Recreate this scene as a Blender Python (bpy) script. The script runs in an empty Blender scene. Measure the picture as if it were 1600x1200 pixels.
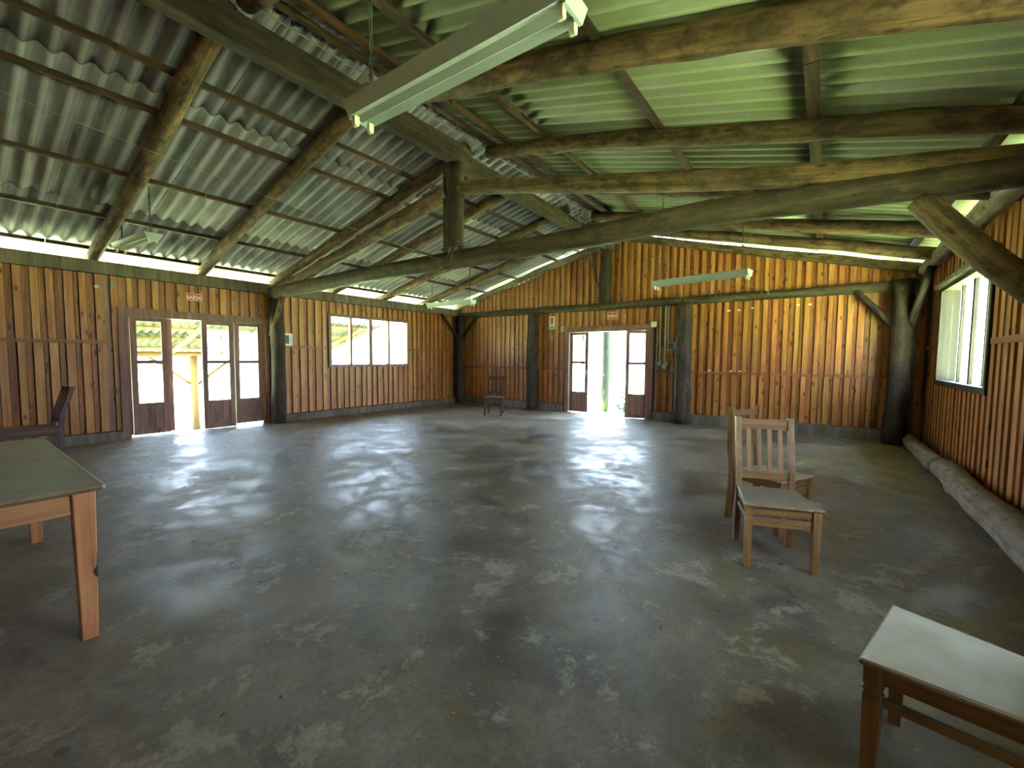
import bpy, math, random
from mathutils import Vector, Matrix, noise
random.seed(7)
SC = bpy.context.scene
COL = SC.collection
PI = math.pi

# ------------------------------------------------------------------ camera, sky, sun, exposure
cam_d = bpy.data.cameras.new('camera'); cam = bpy.data.objects.new('camera', cam_d); COL.objects.link(cam)
cam_d.sensor_width = 36.0; cam_d.lens = 666.4 / 1600 * 36.0; cam_d.clip_start = 0.05; cam_d.clip_end = 500
R3 = Matrix(((0.80603979, -0.04340214, 0.59026783), (0.59179952, 0.0446869, -0.80484558), (0.00855478, 0.99805778, 0.06170479)))
cam.matrix_world = Matrix.Translation((0, 0, 1.42)) @ R3.to_4x4()
SC.camera = cam
SC.view_settings.view_transform = 'Standard'; SC.view_settings.look = 'None'
SC.view_settings.gamma = 1.0; SC.view_settings.use_curve_mapping = False
SC.view_settings.exposure = 3.86

w = bpy.data.worlds.new('sky'); SC.world = w; w.use_nodes = True
nt = w.node_tree; bg = nt.nodes['Background']
tc = nt.nodes.new('ShaderNodeTexCoord'); sp = nt.nodes.new('ShaderNodeSeparateXYZ'); rp = nt.nodes.new('ShaderNodeValToRGB')
nt.links.new(tc.outputs['Generated'], sp.inputs[0]); nt.links.new(sp.outputs['Z'], rp.inputs[0]); nt.links.new(rp.outputs[0], bg.inputs[0])
rp.color_ramp.elements[0].position = 0.0; rp.color_ramp.elements[0].color = (0.70, 0.84, 1.0, 1)
rp.color_ramp.elements[1].position = 0.8; rp.color_ramp.elements[1].color = (0.42, 0.62, 1.0, 1)
bg.inputs[1].default_value = 3.0
sd = bpy.data.lights.new('sun', 'SUN'); sd.energy = 30.0; sd.angle = math.radians(0.6); sd.color = (1.0, 0.96, 0.88)
sun = bpy.data.objects.new('sun', sd); COL.objects.link(sun)
sun.rotation_euler = Vector((-0.06, -0.62, 1.0)).to_track_quat('Z', 'Y').to_euler()

LX, BY, RX, FY = -9.5, 10.05, 1.42, -1.45        # inner wall planes
SL = 0.252; ZE = 2.98; XR = -4.08                # roof slope, rafter axis height at the walls, ridge line


def zl(x): return ZE + SL * (x - LX)
def zr(x): return ZE + SL * (RX - x)

# ------------------------------------------------------------------ material helpers
def newmat(name):
    m = bpy.data.materials.new(name); m.use_nodes = True
    return m, m.node_tree, m.node_tree.nodes['Principled BSDF']


def N(t, typ, **kw):
    n = t.nodes.new(typ)
    for k, v in kw.items():
        if k.startswith('i_'):
            key = k[2:]
            n.inputs[int(key) if key.isdigit() else key].default_value = v
        else: setattr(n, k, v)
    return n


def ramp(t, fac, stops):
    r = t.nodes.new('ShaderNodeValToRGB'); el = r.color_ramp.elements
    while len(el) < len(stops): el.new(0.5)
    for e, (p, c) in zip(el, stops):
        e.position = p; e.color = (*c, 1) if len(c) == 3 else c
    t.links.new(fac, r.inputs[0]); return r.outputs[0]


def mixc(t, fac, a, b, mode='MIX'):
    m = t.nodes.new('ShaderNodeMix'); m.data_type = 'RGBA'; m.blend_type = mode
    for s, v in ((0, fac), (6, a), (7, b)):
        if hasattr(v, 'type'): t.links.new(v, m.inputs[s])
        elif s == 0: m.inputs[0].default_value = v
        else: m.inputs[s].default_value = (*v, 1)
    return m.outputs[2]


def math_(t, op, a, b=None):
    m = t.nodes.new('ShaderNodeMath'); m.operation = op
    for i, v in enumerate((a, b)):
        if v is None: continue
        if hasattr(v, 'type'): t.links.new(v, m.inputs[i])
        else: m.inputs[i].default_value = v
    return m.outputs[0]


def bump(t, b, h, strength=0.3, dist=0.01):
    n = N(t, 'ShaderNodeBump', i_Strength=strength, i_Distance=dist); t.links.new(h, n.inputs['Height'])
    t.links.new(n.outputs[0], b.inputs['Normal'])


def coords(t, space='Object', scale=(1, 1, 1), rnd=0.0):
    if space == 'World':
        src = t.nodes.new('ShaderNodeNewGeometry').outputs['Position']
    else:
        src = t.nodes.new('ShaderNodeTexCoord').outputs['Object']
    mp = t.nodes.new('ShaderNodeMapping'); t.links.new(src, mp.inputs[0]); mp.inputs['Scale'].default_value = scale
    if rnd:
        oi = t.nodes.new('ShaderNodeObjectInfo'); s = math_(t, 'MULTIPLY', oi.outputs['Random'], rnd)
        cb = t.nodes.new('ShaderNodeCombineXYZ'); t.links.new(s, cb.inputs[0]); t.links.new(s, cb.inputs[1]); t.links.new(s, cb.inputs[2])
        t.links.new(cb.outputs[0], mp.inputs['Location'])
    return mp.outputs[0]


P_ = (.70, .64, .54)
TONE = {'pine_plank': (.65, .59, .47), 'golden_pole': (.72, .68, .6), 'hewn_beam': (.46, .43, .37), 'batten_wood': (.33, .29, .25), 'door_frame_wood': (1.5, 1.15, 1.1), 'pine_cover_strip': P_, 'pine_rail': P_, 'pine_rail_x': P_, 'grey_pole': (.40, .34, .29), 'chair_wood': (.72, .72, .66), 'table_wood': (.88, .82, .62)}
BLOTCH = {'golden_pole': .8, 'grey_pole': .6, 'weathered_pole': .5, 'hewn_beam': .6, 'pine_plank': .25}


def wood(name, dark, mid, light, space='Object', axis=2, grain=14, rough=0.6, knots=0.0, var=0.25, rnd=37.0, dust=None, spec=0.35):
    """grain runs along one axis; knots are small dark ovals; each object a little different in tone"""
    m, t, b = newmat(name)
    k_ = TONE.get(name, (1, 1, 1)); dark, mid, light = [tuple(x * q for x, q in zip(c_, k_)) for c_ in (dark, mid, light)]
    sc = [grain] * 3; sc[axis] = grain * 0.06
    v = coords(t, space, sc, rnd)
    n1 = N(t, 'ShaderNodeTexNoise', i_Scale=1.0, i_Detail=6.0, i_Roughness=0.62, i_Distortion=0.6); t.links.new(v, n1.inputs['Vector'])
    c = ramp(t, n1.outputs['Fac'], [(0.3, dark), (0.5, mid), (0.72, light)])
    sc2 = [2.2] * 3; sc2[axis] = 1.4
    v2 = coords(t, space, sc2, rnd)
    n2 = N(t, 'ShaderNodeTexNoise', i_Scale=1.0, i_Detail=3.0); t.links.new(v2, n2.inputs['Vector'])
    c = mixc(t, math_(t, 'MULTIPLY', ramp(t, n2.outputs['Fac'], [(0.42, (0, 0, 0)), (0.7, (1, 1, 1))]), 0.45), c, dark)
    if knots:
        sk = [9.0] * 3; sk[axis] = 3.4
        v3 = coords(t, space, sk, rnd)
        vo = N(t, 'ShaderNodeTexVoronoi', i_Scale=1.0); t.links.new(v3, vo.inputs['Vector'])
        k = ramp(t, vo.outputs['Distance'], [(0.0, (1, 1, 1)), (knots, (1, 1, 1)), (knots + 0.07, (0, 0, 0))])
        c = mixc(t, math_(t, 'MULTIPLY', k, 0.8), c, tuple(x * 0.28 for x in dark))
    if name in BLOTCH:
        sb = [9.0] * 3; sb[axis] = 5.0
        vb = coords(t, space, sb, rnd)
        nb = N(t, 'ShaderNodeTexNoise', i_Scale=1.0, i_Detail=8.0, i_Roughness=0.7); t.links.new(vb, nb.inputs['Vector'])
        c = mixc(t, math_(t, 'MULTIPLY', ramp(t, nb.outputs['Fac'], [(0.44, (0, 0, 0)), (0.60, (1, 1, 1))]), BLOTCH[name]), c, tuple(x * 0.45 for x in dark))
    oi = t.nodes.new('ShaderNodeObjectInfo')
    hs = N(t, 'ShaderNodeHueSaturation'); t.links.new(c, hs.inputs['Color'])
    t.links.new(math_(t, 'ADD', math_(t, 'MULTIPLY', oi.outputs['Random'], 2 * var), 1 - var), hs.inputs['Value'])
    r2 = math_(t, 'FRACT', math_(t, 'MULTIPLY', oi.outputs['Random'], 17.3))
    t.links.new(math_(t, 'ADD', math_(t, 'MULTIPLY', r2, 0.016), 0.492), hs.inputs['Hue'])
    c = hs.outputs[0]
    if dust:
        g = t.nodes.new('ShaderNodeNewGeometry'); s = t.nodes.new('ShaderNodeSeparateXYZ'); t.links.new(g.outputs['Normal'], s.inputs[0])
        f = ramp(t, s.outputs['Z'], [(0.6, (0, 0, 0)), (0.95, (1, 1, 1))])
        vd = coords(t, space, (3, 3, 3), rnd)
        nd = N(t, 'ShaderNodeTexNoise', i_Scale=1.6, i_Detail=7.0); t.links.new(vd, nd.inputs['Vector'])
        f2 = ramp(t, nd.outputs['Fac'], [(0.30, (0.35, 0.35, 0.35)), (0.62, (1, 1, 1))])
        c = mixc(t, math_(t, 'MULTIPLY', f, f2), c, dust)
    t.links.new(c, b.inputs['Base Color']); b.inputs['Roughness'].default_value = rough
    b.inputs['Specular IOR Level'].default_value = spec
    bump(t, b, n1.outputs['Fac'], 0.25, 0.004)
    return m


def plain(name, col, rough=0.5, metal=0.0, nz=0.0, scale=20, spec=0.5):
    m, t, b = newmat(name)
    b.inputs['Roughness'].default_value = rough; b.inputs['Metallic'].default_value = metal
    b.inputs['Specular IOR Level'].default_value = spec
    v = coords(t, 'Object', (1, 1, 1), 11)
    n = N(t, 'ShaderNodeTexNoise', i_Scale=float(scale), i_Detail=4.0); t.links.new(v, n.inputs['Vector'])
    c = mixc(t, math_(t, 'MULTIPLY', n.outputs['Fac'], nz), col, tuple(x * 0.45 for x in col))
    t.links.new(c, b.inputs['Base Color'])
    return m


M = {}
M['plank'] = wood('pine_plank', (0.25, 0.085, 0.020), (0.46, 0.185, 0.052), (0.62, 0.29, 0.095), 'World', 2, 16, 0.5, 0.13, 0.14)
M['strip'] = wood('pine_cover_strip', (0.33, 0.125, 0.032), (0.56, 0.245, 0.075), (0.70, 0.35, 0.12), 'World', 2, 16, 0.45, 0.12, 0.13)
M['rail'] = wood('pine_rail', (0.24, 0.085, 0.022), (0.42, 0.17, 0.05), (0.55, 0.25, 0.08), 'World', 1, 12, 0.55, 0.09, 0.12)
M['railx'] = wood('pine_rail_x', (0.20, 0.065, 0.018), (0.36, 0.13, 0.04), (0.48, 0.20, 0.065), 'World', 0, 12, 0.55, 0.09, 0.12)
M['log'] = wood('golden_pole', (0.07, 0.042, 0.020), (0.20, 0.122, 0.055), (0.34, 0.235, 0.12), 'Object', 2, 22, 0.75, 0.10, 0.15)
M['loggrey'] = wood('grey_pole', (0.05, 0.036, 0.025), (0.12, 0.088, 0.06), (0.22, 0.17, 0.12), 'Object', 2, 20, 0.85, 0.08, 0.12)
M['logpale'] = wood('weathered_pole', (0.13, 0.105, 0.075), (0.26, 0.215, 0.16), (0.38, 0.33, 0.26), 'Object', 2, 16, 0.85, 0.09, 0.08)
M['tie'] = wood('hewn_beam', (0.07, 0.05, 0.03), (0.16, 0.12, 0.07), (0.27, 0.21, 0.13), 'Object', 2, 14, 0.8, 0.07, 0.08)
M['batten'] = wood('batten_wood', (0.06, 0.03, 0.012), (0.17, 0.085, 0.035), (0.30, 0.16, 0.07), 'World', 1, 16, 0.75, 0.0, 0.25)
M['frame'] = wood('door_frame_wood', (0.06, 0.036, 0.028), (0.13, 0.082, 0.06), (0.20, 0.14, 0.105), 'World', 2, 16, 0.55, 0.0, 0.10)
M['base'] = wood('base_board_wood', (0.06, 0.045, 0.032), (0.13, 0.098, 0.072), (0.21, 0.165, 0.125), 'World', 2, 9, 0.85, 0.0, 0.12)
M['chair'] = wood('chair_wood', (0.19, 0.085, 0.030), (0.34, 0.17, 0.062), (0.46, 0.26, 0.10), 'Object', 2, 30, 0.5, 0.0, 0.10, dust=(0.20, 0.175, 0.14))
M['chaird'] = wood('dark_chair_wood', (0.035, 0.016, 0.011), (0.075, 0.034, 0.024), (0.13, 0.06, 0.042), 'Object', 2, 30, 0.45, 0.0, 0.10, dust=(0.16, 0.13, 0.11))
M['seat'] = wood('seat_wood', (0.17, 0.10, 0.05), (0.27, 0.17, 0.09), (0.36, 0.24, 0.14), 'Object', 1, 20, 0.6, 0.0, 0.10, dust=(0.17, 0.14, 0.105))
M['seatgrey'] = wood('dusty_seat_wood', (0.17, 0.10, 0.05), (0.27, 0.17, 0.09), (0.36, 0.24, 0.14), 'Object', 1, 12, 0.6, 0.0, 0.05, dust=(0.36, 0.325, 0.26))
M['table'] = wood('table_wood', (0.30, 0.12, 0.055), (0.48, 0.22, 0.105), (0.62, 0.34, 0.17), 'Object', 2, 26, 0.45, 0.0, 0.06)
M['tabletop'] = wood('dusty_table_top', (0.16, 0.10, 0.055), (0.24, 0.16, 0.09), (0.30, 0.22, 0.13), 'Object', 0, 9, 0.45, 0.0, 0.02, dust=(0.27, 0.275, 0.25))
M['edge'] = plain('table_edge', (0.42, 0.36, 0.24), 0.4, 0, 0.5, 12)
M['white'] = plain('lamp_enamel', (0.38, 0.42, 0.41), 0.35, 0, 0.25, 9)
M['cream'] = plain('cream_plastic', (0.62, 0.58, 0.42), 0.4, 0, 0.2, 12)
M['black'] = plain('black_plastic', (0.02, 0.02, 0.02), 0.4, 0, 0.2, 12)
M['grey'] = plain('grey_metal', (0.20, 0.21, 0.21), 0.4, 0.2, 0.4, 30)
M['red'] = plain('sign_red', (0.55, 0.035, 0.03), 0.45, 0, 0.25, 18)
M['pink'] = plain('sign_pale', (0.78, 0.66, 0.52), 0.5, 0, 0.2, 18)
M['orange'] = plain('notice_orange', (0.60, 0.11, 0.02), 0.5, 0, 0.2, 18)
M['wire'] = plain('dull_wire', (0.32, 0.31, 0.22), 0.6, 0, 0.3, 9)
M['cable'] = plain('dark_cable', (0.05, 0.05, 0.045), 0.6, 0, 0.3, 9)
M['web'] = plain('cobweb_dust', (0.5, 0.48, 0.36), 0.9, 0, 0.2, 9)
M['leaf'] = plain('leaf_green', (0.02, 0.035, 0.008), 0.6, 0, 0.6, 2)
M['litter'] = plain('dry_leaf', (0.065, 0.045, 0.03), 0.9, 0, 0.6, 4)
M['chip'] = plain('pale_chip', (0.5, 0.47, 0.40), 0.8, 0, 0.5, 4)
M['bark'] = wood('tree_bark', (0.006, 0.006, 0.004), (0.014, 0.016, 0.008), (0.03, 0.032, 0.02), 'Object', 2, 8, 0.9, 0.0, 0.1)
M['porch'] = wood('porch_pole', (0.09, 0.042, 0.016), (0.15, 0.075, 0.03), (0.21, 0.12, 0.055), 'Object', 2, 14, 0.8, 0.0, 0.1)


def glass_mat():
    m = bpy.data.materials.new('window_glass'); m.use_nodes = True; t = m.node_tree; t.nodes.clear()
    o = t.nodes.new('ShaderNodeOutputMaterial'); mx = t.nodes.new('ShaderNodeMixShader')
    tr = N(t, 'ShaderNodeBsdfTransparent'); tr.inputs[0].default_value = (0.93, 0.95, 0.93, 1)
    gl = N(t, 'ShaderNodeBsdfGlossy'); gl.inputs['Roughness'].default_value = 0.03
    lw = N(t, 'ShaderNodeLayerWeight', i_Blend=0.5)
    fr = math_(t, 'ADD', math_(t, 'MULTIPLY', math_(t, 'POWER', lw.outputs['Facing'], 5.0), 0.45), 0.03)
    t.links.new(fr, mx.inputs[0]); t.links.new(tr.outputs[0], mx.inputs[1]); t.links.new(gl.outputs[0], mx.inputs[2])
    t.links.new(mx.outputs[0], o.inputs[0]); return m


M['glass'] = glass_mat()
M['sash'] = wood('dark_sash_wood', (0.018, 0.013, 0.008), (0.034, 0.026, 0.015), (0.055, 0.042, 0.024), 'World', 2, 16, 0.6, 0.0, 0.1)


def sheet_mat(name, green, wave_shade=0.0, tone=1.0):
    m, t, b = newmat(name)
    v = coords(t, 'World', (1, 1, 1))
    n1 = N(t, 'ShaderNodeTexNoise', i_Scale=1.3, i_Detail=6.0, i_Roughness=0.65); t.links.new(v, n1.inputs['Vector'])
    v2 = coords(t, 'World', (1.2, 9, 1.2))
    n2 = N(t, 'ShaderNodeTexNoise', i_Scale=1.0, i_Detail=5.0, i_Roughness=0.6); t.links.new(v2, n2.inputs['Vector'])
    n3 = N(t, 'ShaderNodeTexNoise', i_Scale=60.0, i_Detail=3.0); t.links.new(v, n3.inputs['Vector'])
    c = ramp(t, n2.outputs['Fac'], [(0.34, (0.19, 0.168, 0.20)), (0.52, (0.27, 0.24, 0.285)), (0.72, (0.37, 0.335, 0.39))])
    c = mixc(t, math_(t, 'MULTIPLY', ramp(t, n1.outputs['Fac'], [(0.44, (0, 0, 0)), (0.68, (1, 1, 1))]), 0.55), c, (0.10, 0.10, 0.085))
    c = mixc(t, math_(t, 'MULTIPLY', n1.outputs['Fac'], green), c, (0.215, 0.245, 0.075))  # green bounce light from the lawn mixed into the sheet colour
    c = mixc(t, math_(t, 'MULTIPLY', n3.outputs['Fac'], 0.35), c, (0.10, 0.10, 0.09))
    if wave_shade:   # wave light and shade painted in: pale dust-rubbed crests, dark troughs
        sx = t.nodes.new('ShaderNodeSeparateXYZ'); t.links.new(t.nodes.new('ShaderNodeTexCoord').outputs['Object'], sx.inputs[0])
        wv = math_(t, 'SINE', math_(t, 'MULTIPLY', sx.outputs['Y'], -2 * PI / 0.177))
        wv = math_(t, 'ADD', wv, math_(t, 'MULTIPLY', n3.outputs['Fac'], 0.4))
        c = mixc(t, math_(t, 'MULTIPLY', ramp(t, wv, [(0.75, (0, 0, 0)), (1.0, (1, 1, 1))]), wave_shade), c, (0.36, 0.40, 0.22) if green else (0.52, 0.48, 0.52))
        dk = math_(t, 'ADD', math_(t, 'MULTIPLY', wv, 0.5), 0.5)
        c = mixc(t, math_(t, 'MULTIPLY', ramp(t, dk, [(0.02, (1, 1, 1)), (0.30, (0, 0, 0))]), wave_shade), c, (0.06, 0.06, 0.05))
    oi = t.nodes.new('ShaderNodeObjectInfo'); hs = N(t, 'ShaderNodeHueSaturation'); t.links.new(c, hs.inputs['Color'])
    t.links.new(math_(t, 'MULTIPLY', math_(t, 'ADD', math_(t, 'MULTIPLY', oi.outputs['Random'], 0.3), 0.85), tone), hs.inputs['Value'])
    t.links.new(hs.outputs[0], b.inputs['Base Color']); b.inputs['Roughness'].default_value = 0.85
    b.inputs['Specular IOR Level'].default_value = 0.25
    bump(t, b, n3.outputs['Fac'], 0.15, 0.003)
    return m


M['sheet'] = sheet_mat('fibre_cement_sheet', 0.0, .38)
M['sheetg'] = sheet_mat('green_lit_fibre_cement_sheet', 1.15, .35)  # right slope: green bounce light painted into the colour
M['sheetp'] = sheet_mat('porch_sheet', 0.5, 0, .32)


def floor_mat():
    m, t, b = newmat('worn_concrete')
    def nz(scale, detail, rgh, dist=0.0, loc=(0, 0, 0), sc=(1, 1, 1)):
        v = coords(t, 'World', sc); t.nodes[-1].inputs['Location'].default_value = loc
        n = N(t, 'ShaderNodeTexNoise', i_Scale=scale, i_Detail=detail, i_Roughness=rgh, i_Distortion=dist); t.links.new(v, n.inputs['Vector'])
        return n.outputs['Fac']
    a = nz(0.9, 12.0, 0.72, 0.25)
    c = ramp(t, a, [(0.32, (0.045, 0.037, 0.028)), (0.44, (0.088, 0.074, 0.056)), (0.53, (0.140, 0.122, 0.097)), (0.60, (0.170, 0.152, 0.125)), (0.72, (0.250, 0.225, 0.185))])
    o1 = nz(1.0, 7.0, 0.62, 0.2, (7.3, 2.1, 0))          # ochre patches
    c = mixc(t, math_(t, 'MULTIPLY', ramp(t, o1, [(0.50, (0, 0, 0)), (0.58, (1, 1, 1))]), 0.6), c, (0.120, 0.094, 0.040))
    g1 = nz(1.6, 8.0, 0.65, 0.2, (3.3, 5.1, 0))          # darker damp patches
    c = mixc(t, math_(t, 'MULTIPLY', ramp(t, g1, [(0.54, (0, 0, 0)), (0.62, (1, 1, 1))]), 0.55), c, (0.058, 0.052, 0.045))
    p1 = nz(2.2, 14.0, 0.76, 0.25, (1.7, 9.1, 0))        # pale scuffed patches with ragged edges
    pm = ramp(t, p1, [(0.55, (0, 0, 0)), (0.60, (1, 1, 1))])
    c = mixc(t, math_(t, 'MULTIPLY', pm, 0.6), c, (0.30, 0.275, 0.235))
    p2 = nz(6.5, 10.0, 0.75, 0.1, (4.7, 1.1, 0))
    c = mixc(t, math_(t, 'MULTIPLY', ramp(t, p2, [(0.60, (0, 0, 0)), (0.66, (1, 1, 1))]), 0.5), c, (0.32, 0.29, 0.25))
    v = coords(t, 'World', (1, 1, 1))
    vs = N(t, 'ShaderNodeTexVoronoi', i_Scale=3.6); t.links.new(v, vs.inputs['Vector'])
    d1 = nz(9.0, 8.0, 0.6)
    sp_ = ramp(t, math_(t, 'ADD', vs.outputs['Distance'], math_(t, 'MULTIPLY', d1, 0.25)), [(0.17, (1, 1, 1)), (0.22, (0, 0, 0))])
    c = mixc(t, math_(t, 'MULTIPLY', sp_, 0.6), c, (0.036, 0.032, 0.028))
    f1 = nz(38.0, 10.0, 0.78)
    c = mixc(t, math_(t, 'MULTIPLY', ramp(t, f1, [(0.45, (0, 0, 0)), (0.65, (1, 1, 1))]), 0.42), c, (0.045, 0.040, 0.034))
    c = mixc(t, 1.0, c, (1.10, 1.0, 0.86), 'MULTIPLY')
    t.links.new(c, b.inputs['Base Color'])
    rr = ramp(t, math_(t, 'ADD', math_(t, 'MULTIPLY', a, 0.5), math_(t, 'MULTIPLY', p1, 0.6)),
              [(0.48, (0.35, 0.35, 0.35)), (0.60, (0.64, 0.64, 0.64))])
    t.links.new(rr, b.inputs['Roughness']); b.inputs['Specular IOR Level'].default_value = 0.33
    h = math_(t, 'ADD', math_(t, 'MULTIPLY', p1, 0.16), math_(t, 'MULTIPLY', f1, 0.35))
    bump(t, b, h, 0.4, 0.008)
    return m


M['floor'] = floor_mat()


def ground_mat():
    m, t, b = newmat('sunny_lawn')
    v = coords(t, 'World', (1, 1, 1))
    n = N(t, 'ShaderNodeTexNoise', i_Scale=0.8, i_Detail=8.0, i_Roughness=0.7); t.links.new(v, n.inputs['Vector'])
    c = ramp(t, n.outputs['Fac'], [(0.35, (0.26, 0.37, 0.13)), (0.55, (0.40, 0.51, 0.22)), (0.75, (0.54, 0.57, 0.38))])
    t.links.new(c, b.inputs['Base Color']); b.inputs['Roughness'].default_value = 0.9
    bump(t, b, n.outputs['Fac'], 0.5, 0.05)
    return m


M['ground'] = ground_mat()

# ------------------------------------------------------------------ object helpers
def link(o, parent=None):
    COL.objects.link(o)
    if parent is not None: o.parent = parent
    return o


def meshobj(name, verts, faces, mat, parent=None, loc=(0, 0, 0), smooth=False):
    me = bpy.data.meshes.new(name); me.from_pydata(verts, [], faces); me.update()
    if mat: me.materials.append(mat)
    if smooth: me.polygons.foreach_set('use_smooth', [True] * len(me.polygons))
    o = bpy.data.objects.new(name, me); o.location = loc
    return link(o, parent)


def empty(name, loc=(0, 0, 0), rz=0.0, parent=None):
    o = bpy.data.objects.new(name, None); o.empty_display_size = 0.2; o.location = loc; o.rotation_euler.z = rz
    return link(o, parent)


def thing(o, label, cat, group=None):
    o['label'] = label; o['category'] = cat
    if group: o['group'] = group
    return o


def structure(name, loc=(0, 0, 0)):
    o = empty(name, loc); o['kind'] = 'structure'; return o


BOXF = [(0, 3, 2, 1), (4, 5, 6, 7), (0, 1, 5, 4), (1, 2, 6, 5), (2, 3, 7, 6), (3, 0, 4, 7)]


def boxv(x0, x1, y0, y1, z0, z1):
    return [(x0, y0, z0), (x1, y0, z0), (x1, y1, z0), (x0, y1, z0), (x0, y0, z1), (x1, y0, z1), (x1, y1, z1), (x0, y1, z1)]


UNIT = {}


def ubox(name, x0, x1, y0, y1, z0, z1, mat, parent=None):
    """a board: shared unit cube mesh per material, scaled to size"""
    if mat.name not in UNIT:
        me = bpy.data.meshes.new('board_' + mat.name); me.from_pydata(boxv(-.5, .5, -.5, .5, -.5, .5), [], BOXF); me.materials.append(mat); UNIT[mat.name] = me
    o = bpy.data.objects.new(name, UNIT[mat.name])
    o.location = ((x0 + x1) / 2, (y0 + y1) / 2, (z0 + z1) / 2); o.scale = (abs(x1 - x0), abs(y1 - y0), abs(z1 - z0))
    return link(o, parent)


def cbox(name, sx, sy, sz, mat, parent=None, loc=(0, 0, 0), bev=0.004, taper=1.0, rot=None, lean=(0, 0)):
    """box with chamfered long edges along z; taper scales the lower end; base at z=0 of its location"""
    b = min(bev, sx * .3, sy * .3)
    def ring(k, z, dx=0, dy=0):
        x, y = sx / 2 * k, sy / 2 * k
        return [(dx + a, dy + c, z) for a, c in ((-x + b, -y), (x - b, -y), (x, -y + b), (x, y - b), (x - b, y), (-x + b, y), (-x, y - b), (-x, -y + b))]
    v = ring(taper, 0) + ring(1.0, sz, *lean)
    f = [tuple(reversed(range(8))), tuple(range(8, 16))] + [(i, (i + 1) % 8, 8 + (i + 1) % 8, 8 + i) for i in range(8)]
    o = meshobj(name, v, f, mat, parent, loc)
    if rot: o.rotation_euler = rot
    return o


def beam(name, p0, p1, wx, wz, mat, parent=None, bev=0.004):
    """squared bar from p0 to p1, wx across, wz in the up direction"""
    p0 = Vector(p0); p1 = Vector(p1); d = p1 - p0; L = d.length; d.normalize()
    up = Vector((0, 0, 1)) if abs(d.z) < 0.9 else Vector((0, 1, 0))
    x = up.cross(d).normalized(); y = d.cross(x)
    o = cbox(name, wx, wz, L, mat, parent, (0, 0, 0), bev)
    mt = Matrix((x, y, d)).transposed().to_4x4(); mt.translation = p0
    o.matrix_local = mt
    return o


def pole(name, p0, p1, r0, r1, mat, parent=None, bend=0.02, seg=14, rough=0.05, seed=None, step=0.14, flat=0.0):
    """a natural log: tapering, slightly bent, with knots and lumps"""
    p0 = Vector(p0); p1 = Vector(p1); d = p1 - p0; L = d.length; n = max(3, int(L / step))
    sd_ = random.random() * 100 if seed is None else seed
    v, f = [], []
    ph = random.random() * 6.28
    knots = [(random.random() * L, random.random() * 6.28, 0.10 + random.random() * 0.16) for _ in range(int(L * 1.8))]
    for i in range(n + 1):
        s = i / n; z = s * L; r = r0 + (r1 - r0) * s
        bx = math.sin(s * PI) * bend * math.cos(ph) + (noise.noise(Vector((z * .7, sd_, 0)))) * bend * .8
        by = math.sin(s * PI) * bend * math.sin(ph) + (noise.noise(Vector((z * .7, sd_, 9)))) * bend * .8
        for k in range(seg):
            a = k / seg * 2 * PI
            q = 1 + rough * 1.6 * noise.noise(Vector((math.cos(a) * 1.2 + sd_, math.sin(a) * 1.2, z * 2.2)))
            for kz, ka, kk in knots:
                da = abs((a - ka + PI) % (2 * PI) - PI); dz = abs(z - kz)
                if da < 0.8 and dz < 0.10: q += kk * (1 - da / 0.8) * (1 - dz / 0.10)
            v.append((bx + math.cos(a) * r * q, by + math.sin(a) * r * q * (1 - flat), z))
    for i in range(n):
        for k in range(seg):
            a, b_ = i * seg + k, i * seg + (k + 1) % seg
            f.append((a, b_, b_ + seg, a + seg))
    f.append(tuple(reversed(range(seg)))); f.append(tuple(range(n * seg, n * seg + seg)))
    o = meshobj(name, v, f, mat, parent, (0, 0, 0), True)
    o.matrix_local = Matrix.Translation(p0) @ d.to_track_quat('Z', 'Y').to_matrix().to_4x4()
    return o


def tube(name, pts, r, mat, parent=None, seg=5):
    v, f = [], []
    for i, p in enumerate(pts):
        p = Vector(p); a = Vector(pts[max(i - 1, 0)]); b = Vector(pts[min(i + 1, len(pts) - 1)])
        d = (b - a).normalized(); up = Vector((0, 0, 1)) if abs(d.z) < 0.9 else Vector((1, 0, 0))
        x = d.cross(up).normalized(); y = x.cross(d)
        for k in range(seg):
            t = k / seg * 2 * PI; v.append(tuple(p + x * math.cos(t) * r + y * math.sin(t) * r))
    for i in range(len(pts) - 1):
        for k in range(seg):
            a, b = i * seg + k, i * seg + (k + 1) % seg; f.append((a, b, b + seg, a + seg))
    f.append(tuple(range(seg))); f.append(tuple(reversed(range(len(v) - seg, len(v)))))
    return meshobj(name, v, f, mat, parent, (0, 0, 0), True)


def sag(p0, p1, s, n=14):
    p0 = Vector(p0); p1 = Vector(p1)
    return [tuple(p0.lerp(p1, i / n) - Vector((0, 0, s * 4 * (i / n) * (1 - i / n)))) for i in range(n + 1)]


def prism(name, poly, axis, a0, a1, mat, parent=None, loc=(0, 0, 0), smooth=False):
    """poly in the plane across `axis`, extruded from a0 to a1"""
    n = len(poly)
    def P(p, a): return (a, p[0], p[1]) if axis == 'x' else ((p[0], a, p[1]) if axis == 'y' else (p[0], p[1], a))
    v = [P(p, a0) for p in poly] + [P(p, a1) for p in poly]
    f = [tuple(range(n)), tuple(reversed(range(n, 2 * n)))] + [(i, n + i, n + (i + 1) % n, (i + 1) % n) for i in range(n)]
    return meshobj(name, v, f, mat, parent, loc, smooth)

# ------------------------------------------------------------------ floor and ground
fl = meshobj('floor', boxv(LX - 0.12, RX + 0.1, FY - 0.1, BY + 0.12, -0.14, 0.0), BOXF, M['floor']); fl['kind'] = 'structure'


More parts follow.
